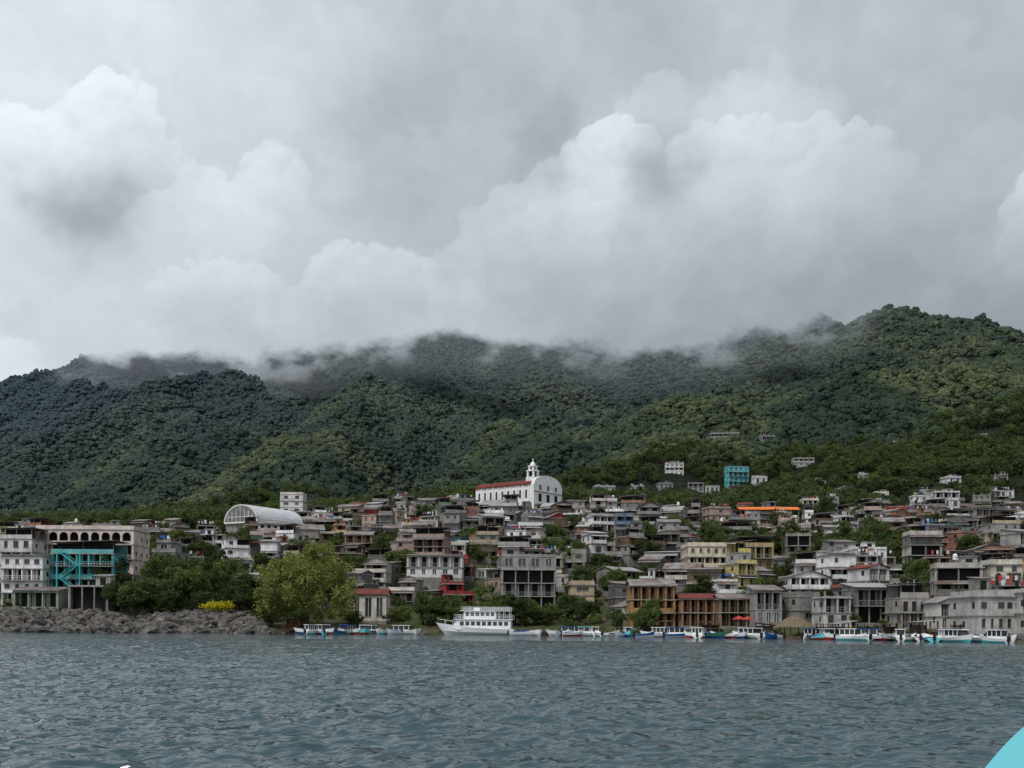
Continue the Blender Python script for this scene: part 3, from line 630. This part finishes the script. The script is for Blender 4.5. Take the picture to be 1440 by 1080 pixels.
TS=[(172,232,1.),(188,231,.9),(205,238,.9),(222,233,.9),(240,240,1.),(258,242,1.1),(160,245,1.),(280,240,.8),(345,240,1.),(362,248,1.),(335,246,.9),(380,252,1.),(265,262,1.2),(245,268,1.2),(225,262,1.),(545,330,1.),(560,345,1.1),(535,355,1.),(575,350,.9),(600,345,1.),(1010,330,1.1),(990,322,1.),(1030,325,1.1),(1000,340,1.2),(1065,318,1.15),(1080,330,1.2),(1050,335,1.),(1095,322,1.),(1215,325,1.),(1235,330,1.1),(1250,300,1.15),(1270,300,1.1),(1262,312,1.1),(1240,290,1.),(1225,345,1.1),(700,420,.9),(690,425,.8),(625,250,.9),(640,248,.8),(735,247,.9),(720,250,.8),(755,250,.7),(775,246,.6),(560,240,.6),(595,248,.8),(25,300,1.),(10,310,1.),(200,330,1.2),(220,345,1.2),(240,320,1.1),(120,330,1.),(460,395,1.),(445,300,1.),(830,244,.8),(805,250,.8),(845,300,1.),(905,222,.7),(1060,234,.9),(1085,236,.9),(1320,235,.9),(1150,225,.8),(1340,200,.8),(300,300,1.),(1130,290,1.),(1400,280,1.),(880,400,1.),(330,420,1.),(260,455,1.2),(235,450,1.2),(100,455,1.3),(80,462,1.3),(30,460,1.3),(55,455,1.2),(10,458,1.2),(150,462,1.2),(210,470,1.2),(285,460,1.2),(1110,445,1.),(1140,450,1.1),(1290,330,1.),(1180,320,1.),(1190,335,1.1),(955,380,1.),(1360,300,1.),(470,350,1.),(1200,440,1.1),(1225,450,1.1),(1160,460,1.2),(1300,455,1.1),(1390,440,1.),(1100,390,1.),(820,380,1.),(660,350,.9),(640,400,.9),(520,400,1.),(500,300,1.),(420,330,1.),(385,300,1.),(870,350,.9),(920,310,1.),(1330,380,1.1),(1420,350,1.),(780,320,.9),(600,420,1.),(745,380,.9),(1000,400,1.),(1040,270,.9),(1290,260,.9),(1180,270,.9),(150,300,1.1),(300,260,1.),(320,275,1.),(60,330,1.1),(180,280,1.1),(210,300,1.2),(280,330,1.1),(350,350,1.1),(560,300,1.),(980,300,1.),(1235,310,1.2),(1110,330,1.1),(1020,350,1.2)]
WX0=(xat(431,233),233.)
TP=[(xat(a_,b_),b_,c_) for a_,b_,c_ in TS]; TR=[]
cnt=0; Yr=172.
while Yr<492:
    half=.60*Yr; x=-half+R.uniform(0,6)
    while x<half:
        w=R.uniform(4.5,9.5); d=R.uniform(6.5,9.); y=Yr+R.uniform(-3.,3.); xc=x+w/2; x+=w+R.choice([.3,.5,1.,2.6])
        s_=xc/y; b_=s_*F+720; dsh=y-float(shoreY(np.array([s_]))[0])
        mind=14+ (22 if b_<390 else 0)+(16 if 370<b_<870 else 0)
        if dsh-d/2<mind or y>470+10*math.sin(b_/90)+(14 if b_>1100 else 0): continue
        if b_<300 and y>430: continue
        if any(abs(xc-ox)<(w/2+ow-.2) and abs(y-oy)<(d/2+od-.3) for ox,oy,ow,od in OCC): continue
        if any(abs(xc-tx)<w/2+3.0*ts and -8<(y-ty)<8 for tx,ty,ts in TP) or abs(xc-WX0[0])<9 and y<252: continue
        if R.random()<(.14 if b_>350 else .26):
            TR.append((xc,y,R.uniform(.6,1.))); continue
        zg=gz(xc,y+d*.2); n_=R.choices([1,2,3,4],[.32,.42,.21,.05])[0]
        if dsh>110: n_=min(n_,3)
        rf=R.choices(['flat','shed','canopy','gable','tile'],[.4,.235,.175,.16,.03])[0]
        wm=R.choices(['wall','block','brick','concrete','wood'],[.82,.06,.03,.06,.03])[0]
        bb=building(w,d,n_,R.uniform(2.4,2.8),None,wm,rf,rail=R.choice(['rail','white_paint','wood','rebar'])); rz=R.gauss(0,.28)+(.12 if b_<500 else -.05)
        bb.make('house',(xc,y,zg),rz,rcol()); cnt+=1
    Yr+=9.2
print('houses',cnt)
for a_,c_,t_ in((1038,1075,'tarp_orange'),(1078,1120,'tarp_orange')):
    b=B(); Y_=415; w=(c_-a_)/F*Y_
    for i in range(5):
        for yq in(-4,4): xx=-w/2+.2+(w-.4)*i/4; b.box(xx-.1,xx+.1,yq-.1,yq+.1,-8,3.1,'concrete')
    b.slope(-w/2-.4,w/2+.4,-4.6,0,3,4.4,.08,t_); b.slope(-w/2-.4,w/2+.4,0,4.6,4.4,3,.08,t_); b.box(-w/2,w/2,-3.9,3.9,-8,.4,'cream_paint')
    x=xat((a_+c_)/2,Y_,720); b.make('market_shelter',(x,Y_,zat(a_,716,Y_)-3.6),0)
tm_=[tree_mesh('broadleaf_tree',10,5.2,64,90,.27,160+i,'tree_leaf',.12,.26) for i in range(5)]
for (x,y,s_) in TP+TR:
    o=bpy.data.objects.new('broadleaf_tree',R.choice(tm_)); k=s_*R.uniform(.85,1.1)*.95; o.scale=(k,k,k*R.uniform(.8,1.1)); o.rotation_euler=(0,0,R.random()*6); o.location=(x,y,gz(x,y)-.2); scene.collection.objects.link(o)
wm_=tree_mesh('willow_tree',19.0,10.6,260,150,.27,779,'willow_leaf',.06,.17,1.0,9)
o=bpy.data.objects.new('willow_tree',wm_); o.location=(WX0[0],WX0[1],gz(*WX0)-.4); scene.collection.objects.link(o)
P_=[]
for i in range(6500):
    y=R.uniform(175,490); s_=R.uniform(-.55,.55); x=s_*y; b_=s_*F+720; dsh=y-float(shoreY(np.array([s_]))[0])
    if dsh<(15 if b_<370 else 7) or dsh>290: continue
    if b_>880 and dsh<14: continue
    if any(abs(x-ox)<ow+.2 and abs(y-oy)<od+.2 for ox,oy,ow,od in OCC): continue
    den=.95 if (b_<370 and dsh<50) else .4 if dsh<32 else .38
    if R.random()<den: P_.append((x,y,R.uniform(.5,1.3)))
PA=np.array(P_); zz=terrain(PA[:,0],PA[:,1])
scatter('shrubs',np.stack([PA[:,0],PA[:,1],zz-.1],1),np.stack([PA[:,2]]*3,1),np.stack([zz*0,zz*0,NR.random(len(zz))*6],1),NR.integers(0,3,len(zz)),shrubc)
yb=tree_mesh('flowering_bush',2.6,2.6,16,60,.2,71,'yellow_leaf',.05,.35)
for px,Y_ in((312,237),(322,238),(300,236)):
    o=bpy.data.objects.new('flowering_bush',yb); x=xat(px,Y_); o.location=(x,Y_,gz(x,Y_)+1.); o.scale=(1,1,.8); scene.collection.objects.link(o)
rockc=proto_coll('rock_protos',[lump_mesh('rock',200+i,'rock',1,.24,.7) for i in range(5)])
P_=[]
for i in range(2700):
    px=R.uniform(-120,385) if R.random()<.87 else R.uniform(385,1500); s_=(px-720)/F; sh=shY(px); k=R.random()**1.1
    y=sh-1+k*(18 if px<370 else 4); sc=(.22+1.5*R.random()**3)*(1 if px<370 else .42)*(1.2-.4*k); P_.append((s_*y,y,sc))
PA=np.array(P_); zz=terrain(PA[:,0],PA[:,1])
scatter('shore_rocks',np.stack([PA[:,0],PA[:,1],np.maximum(zz,-.1)-.1*PA[:,2]],1),np.stack([PA[:,2]*1.25,PA[:,2],PA[:,2]*.85],1),NR.random((len(zz),3))*.6+np.stack([zz*0,zz*0,NR.random(len(zz))*6],1),NR.integers(0,5,len(zz)),rockc)
# ---------------------------------------------------------------- boats
def hull(b,L,Wd,Hs,Hb,mat,deck='hull_white',trim=None,n_=14,draft=.35,rake=.1,low=None):
    st=[]
    for i in range(n_+1):
        t=i/n_; w=Wd/2*(1-max(0,(t-.45)/.55)**2.2)*(.86+.14*min(1,t*4)); w=max(w,.03); sh=Hs+(Hb-Hs)*t**2.2
        x=-L/2+L*t; kx=x-(rake*L*max(0,(t-.7)/.3)**1.5); kz=-draft+ (draft+.15)*max(0,(t-.75)/.25)**2
        st.append([(kx,0,kz),(kx+.4*(x-kx),w*.84,.12+.35*(sh-.12)),(x,w,sh),(x,w-.12 if w>.2 else w*.3,sh+.002),(x,0,sh-.12)])
    for sgn in(1,-1):
        for A,C in zip(st[:-1],st[1:]):
            for j in range(4):
                q=[A[j],C[j],C[j+1],A[j+1]]; q=[(p[0],p[1]*sgn,p[2]) for p in q]
                if sgn<0: q=q[::-1]
                b.add(q,[(0,1,2,3)],(low or mat) if j<1 else mat if j<2 else (trim or deck) if j==2 else deck)
    A=st[0]; b.add([A[0],A[1],A[2],A[4],(A[1][0],-A[1][1],A[1][2]),(A[2][0],-A[2][1],A[2][2])],[(0,4,5,3,2,1)],mat)
def lancha(L,low,up,can,cabin):
    b=B(); hull(b,L,L*.3,.7,1.35,up,'hull_white',low=low)
    if cabin:
        x0,x1=-L*.38,L*.1; w=L*.115
        b.box(x0,x1,-w,w,.6,1.05,'hull_white')
        for i in range(4):
            x=x0+(x1-x0)*i/3
            for y in(-w,w): b.box(x-.05,x+.05,y-.04,y+.04,1.05,1.9,'hull_white')
        b.box(x0+.1,x1-.1,-w+.1,w-.1,1.05,1.85,'glass'); b.box(x0-.3,x1+.3,-w-.15,w+.15,1.9,2.0,can)
        b.slopex(x1,x1+.8,-w,w,1.75,1.05,.05,'glass')
    else:
        for i in range(3): b.box(-L*.3+i*L*.17,-L*.3+i*L*.17+.3,-L*.1,L*.1,.6,.77,'wood')
        if can=='tarp_blue': b.slopex(-L*.35,L*.05,-L*.1,L*.1,.8,.95,.1,can)
    b.box(-L/2-.35,-L/2-.02,-.2,.2,.3,1.1,'tank_black'); b.box(-L/2-.3,-L/2-.1,-.06,.06,-.4,.3,'rubber')
    b.box(L*.2,L*.33,-.3,.3,.8,1.05,'hull_white'); b.tube((L*.42,0,1.1),(L*.42,0,1.65),.03,.03,'rail'); return b
BO=[434,441,452,459,471,486,492,512,519,541,556,574,585,738,749,757,788,799,803,820,833,841,855,868,884,912,924,930,950,962,974,988,1000,1008,1026,1040,1047,1064,1078,1090,1148,1158,1163,1186,1196,1209,1222,1231,1246,1262,1268,1288,1304,1330,1346,1352,1376,1390,1400,1414]
for j,px in enumerate(BO):
    px=px+R.uniform(-5,5); L=R.choice([4.2,5,5.8,6.6,7.6,8.4])*R.uniform(.92,1.05); y=shY(px)-R.uniform(.6,9.5); up=R.choice(['hull_white']*6+['hull_cyan','hull_blue']); low=R.choice(['hull_white','hull_blue','hull_cyan','hull_white','tarp_red','hull_white'])
    if BO[j]==1000: up='green_paint'; L=8.5
    b=lancha(L,low,up,R.choice(['hull_white','hull_white','hull_white','tarp_blue','hull_cyan']),R.random()<.5)
    s_=(px-720)/F; b.make('motorboat',(s_*y,y,0.0),R.choice([0,math.pi,-math.pi/2,math.pi/2,math.pi/2,-1.,-2.1])+R.gauss(0,.35))
def tour_boat():
    b=B(); L=16.5; hull(b,L,4.4,1.35,2.6,'hull_white','hull_white','hull_blue',18,.6,.12)
    b.box(-7.6,3.6,-1.85,1.85,1.2,3.25,'hull_white')
    for i in range(9):
        x=-7.1+i*1.15
        for y in(-1.88,1.85): b.box(x,x+.8,y,y+.03,2.05,2.85,'glass')
    b.box(-8.0,4.3,-2.1,2.1,3.25,3.4,'hull_white'); b.hexa([(3.6,-1.7,1.3),(4.6,-1.4,1.5),(4.6,1.4,1.5),(3.6,1.7,1.3),(3.6,-1.7,3.2),(3.9,-1.5,3.2),(3.9,1.5,3.2),(3.6,1.7,3.2)],'hull_white')
    b.box(-4.5,2.2,-1.45,1.45,3.4,5.05,'hull_white')
    for i in range(6):
        x=-4.2+i*1.05
        for y in(-1.48,1.45): b.box(x,x+.75,y,y+.03,4.05,4.75,'glass')
    b.slopex(2.2,2.5,-1.3,1.3,4.7,4.2,.05,'glass'); b.box(2.2,2.23,-1.3,1.3,3.95,4.75,'glass')
    b.box(-7.6,2.9,-1.75,1.75,5.05,5.17,'hull_white')
    for x in(-7.4,-6.2,-5.2):
        for y in(-1.65,1.65): b.box(x-.04,x+.04,y-.04,y+.04,3.4,5.05,'hull_white')
    def rl(x0,x1,y,z,zt):
        for k in(.35,.65,1.): b.box(x0,x1,y-.02,y+.02,z+(zt-z)*k-.02,z+(zt-z)*k+.02,'hull_white')
        x=x0
        while x<x1: b.box(x-.02,x+.02,y-.02,y+.02,z,zt,'hull_white'); x+=.9
    for y in(-2.05,2.05): rl(-8,4.2,y,3.4,4.3)
    for y in(-1.7,1.7): rl(-7.5,2.8,y,5.17,5.9)
    for y in(-1.3,1.3):
        b.tube((4.5,y,1.9),(4.5,y,2.9),.03,.03,'hull_white'); b.tube((4.5,y,2.9),(8,y*.15,3.4),.03,.03,'hull_white'); b.tube((6.3,y*.6,2.1),(6.3,y*.6,3.1),.03,.03,'hull_white')
    b.box(-1,.2,-.5,.5,5.17,5.75,'hull_white'); b.tube((-.4,0,5.7),(-.4,0,7.6),.05,.03,'rail'); b.box(-.9,.1,-.03,.03,6.9,6.96,'rail')
    for x in(-5,-2,1): b.tube((x,-2.3,.5),(x,-2.3,1.1),.16,.16,'rubber',8)
    px=668; s_=(px-720)/F; y=229.; b.make('tour_boat',(s_*y,y,0),math.radians(180-6))
tour_boat()
def own():
    b=B(); L=17.; hull(b,L,2.3,1.4,1.52,'hull_cyan','hull_cyan','hull_cyan',44,.35,.06)
    for i in range(6): b.box(-6+i*1.1,-5.7+i*1.1,-.9,.9,1.2,1.3,'wood')
    b.box(-L/2-.4,-L/2-.02,-.25,.25,.6,1.7,'tank_black'); b.box(-L/2-.3,-L/2-.1,-.08,.08,-.5,.6,'rubber')
    th=math.radians(28.3); fx,fy=math.sin(th),math.cos(th); rx,ry=math.cos(th),-math.sin(th)
    off=1.15-.36; b.make('passenger_boat',(rx*off+fx*5.2,ry*off+fy*5.2,0),math.pi/2-th)
own()
def palapa(px,Y_,r=3.4):
    b=B()
    for i in range(6): a_=i*math.pi/3; b.tube((r*.75*math.cos(a_),r*.75*math.sin(a_),-1.5),(r*.75*math.cos(a_),r*.75*math.sin(a_),2.3),.1,.09,'wood')
    b.tube((0,0,2.0),(0,0,3.4),r,r*.45,'thatch',14); b.tube((0,0,3.4),(0,0,3.9),r*.45,.1,'thatch',14); b.tube((0,0,1.75),(0,0,2.0),r*1.06,r,'thatch',14); b.tube((0,0,-1.2),(0,0,.2),r*.9,r*.9,'wood',12)
    x=xat(px,Y_); b.make('thatched_hut',(x,Y_,max(.4,gz(x,Y_))))
palapa(1118,199)
for px,Y_,mt in((1040,213,'tarp_red'),(1052,212,'tarp_red')):
    b=B(); b.tube((0,0,0),(0,0,2.5),.04,.04,'rail'); b.tube((0,0,2.1),(0,0,2.8),1.5,.05,mt,8); x=xat(px,Y_); b.make('beach_umbrella',(x,Y_,max(0.3,gz(x,Y_))+.3))
for px,ln in((455,9),(530,9),(760,10),(860,9),(920,7),(960,8),(1040,8),(1085,7),(1130,9),(1190,8),(1235,7),(1280,8),(1360,7),(410,6)):
    b=B(); 
    for i in range(int(ln)): b.box(-.8,.8,-ln+i+.02,-ln+i+.94,.75,.82,'wood')
    for i in range(0,int(ln)+1,2):
        for x in(-.75,.75): b.tube((x,-i,-2.5),(x,-i,1.3),.08,.08,'wood')
    s_=(px-720)/F; y=shY(px)+3; b.make('wooden_dock',(s_*y,y,0),R.gauss(0,.1))
for px0,px1 in((905,940),(985,1012),(1066,1092),(1150,1172),(1176,1196),(1210,1240),(1250,1272),(1288,1312),(1345,1368),(400,424)):
    px=(px0+px1)/2; y=shY(px)+5.5; w=(px1-px0)/F*y; b=B(); z=R.uniform(2.6,3.4)
    for i in range(3):
        for yq in(-2.2,2.2): xx=-w/2+.15+(w-.3)*i/2; b.box(xx-.09,xx+.09,yq-.09,yq+.09,-2,z+.2,'wood')
    b.slopex(-w/2-.4,w/2+.4,-2.8,2.8,z,z+R.uniform(-.5,.6),.06,R.choice(['tin','tin','thatch'])); b.box(-w/2,w/2,-2.6,2.4,.9,1.02,'wood'); b.box(-w/2,w/2,2.2,2.3,1.02,z-.5,R.choice(['wood','wood','block'])); b.box(-w/2,w/2,-2.5,-2.44,1.8,1.88,'wood')
    b.make('boat_shed',((px-720)/F*y,y,0),R.gauss(0,.12))
b=B(); pxs=list(range(905,1500,14))
for a_,c_ in zip(pxs[:-1],pxs[1:]):
    if R.random()<.25: continue
    o1=R.uniform(1.6,4.)
    def pt(px,o): y=shY(px)+o; return (px-720)/F*y,y
    (xa,ya),(xb,yb_)=pt(a_,o1),pt(c_,o1); (xc,yc),(xd,yd)=pt(c_,o1+2),pt(a_,o1+2); h=R.uniform(.5,1.6)
    b.hexa([(xa,ya,-1),(xb,yb_,-1),(xc,yc,-1),(xd,yd,-1),(xa,ya,h),(xb,yb_,h),(xc,yc,h),(xd,yd,h)],R.choice(['concrete','block','wood','rock']))
b.make('retaining_wall')
for px,Y_ in((240,250),(470,262),(690,300),(870,262),(1100,300),(1240,240),(1350,230),(980,360),(560,400),(1180,390),(300,380)):
    b=B(); b.tube((0,0,0),(0,0,10),.14,.1,'wood'); b.box(-1,1,-.06,.06,9,9.15,'wood'); b.box(-.7,.7,-.06,.06,8.2,8.32,'wood'); x=xat(px,Y_); b.make('utility_pole',(x,Y_,gz(x,Y_)-.3))
# ---------------------------------------------------------------- light, world, camera
w=bpy.data.worlds.new('World'); scene.world=w; w.use_nodes=True; nt=w.node_tree; nt.nodes.clear()
sk=nt.nodes.new('ShaderNodeTexSky'); sk.sky_type='NISHITA'; sk.sun_disc=False; sk.sun_elevation=math.radians(55); sk.sun_rotation=math.radians(215)
hs=nt.nodes.new('ShaderNodeHueSaturation'); hs.inputs['Saturation'].default_value=.35
bg=nt.nodes.new('ShaderNodeBackground'); bg.inputs[1].default_value=.145; wo=nt.nodes.new('ShaderNodeOutputWorld')
nt.links.new(sk.outputs[0],hs.inputs['Color']); nt.links.new(hs.outputs[0],bg.inputs[0]); nt.links.new(bg.outputs[0],wo.inputs[0])
sl=bpy.data.lights.new('sun','SUN'); sl.energy=2.0; sl.angle=math.radians(11); sl.color=(1,.97,.93)
so=bpy.data.objects.new('sun',sl); so.rotation_euler=(math.radians(35),0,math.radians(-35)); so.location=(-50,-50,200); scene.collection.objects.link(so)
cam=bpy.data.cameras.new('camera'); co=bpy.data.objects.new('camera',cam); scene.collection.objects.link(co)
cam.sensor_width=36; cam.lens=36*F/1440; cam.shift_y=(HY-540)/1440; cam.clip_start=.05; cam.clip_end=20000
co.matrix_world=Matrix.Translation((0,0,CZ))@Matrix.Rotation(math.radians(90),4,'X')@Matrix.Rotation(ROLL,4,'Z')
scene.camera=co
scene.view_settings.view_transform='Standard'; scene.view_settings.look='None'; scene.view_settings.exposure=0
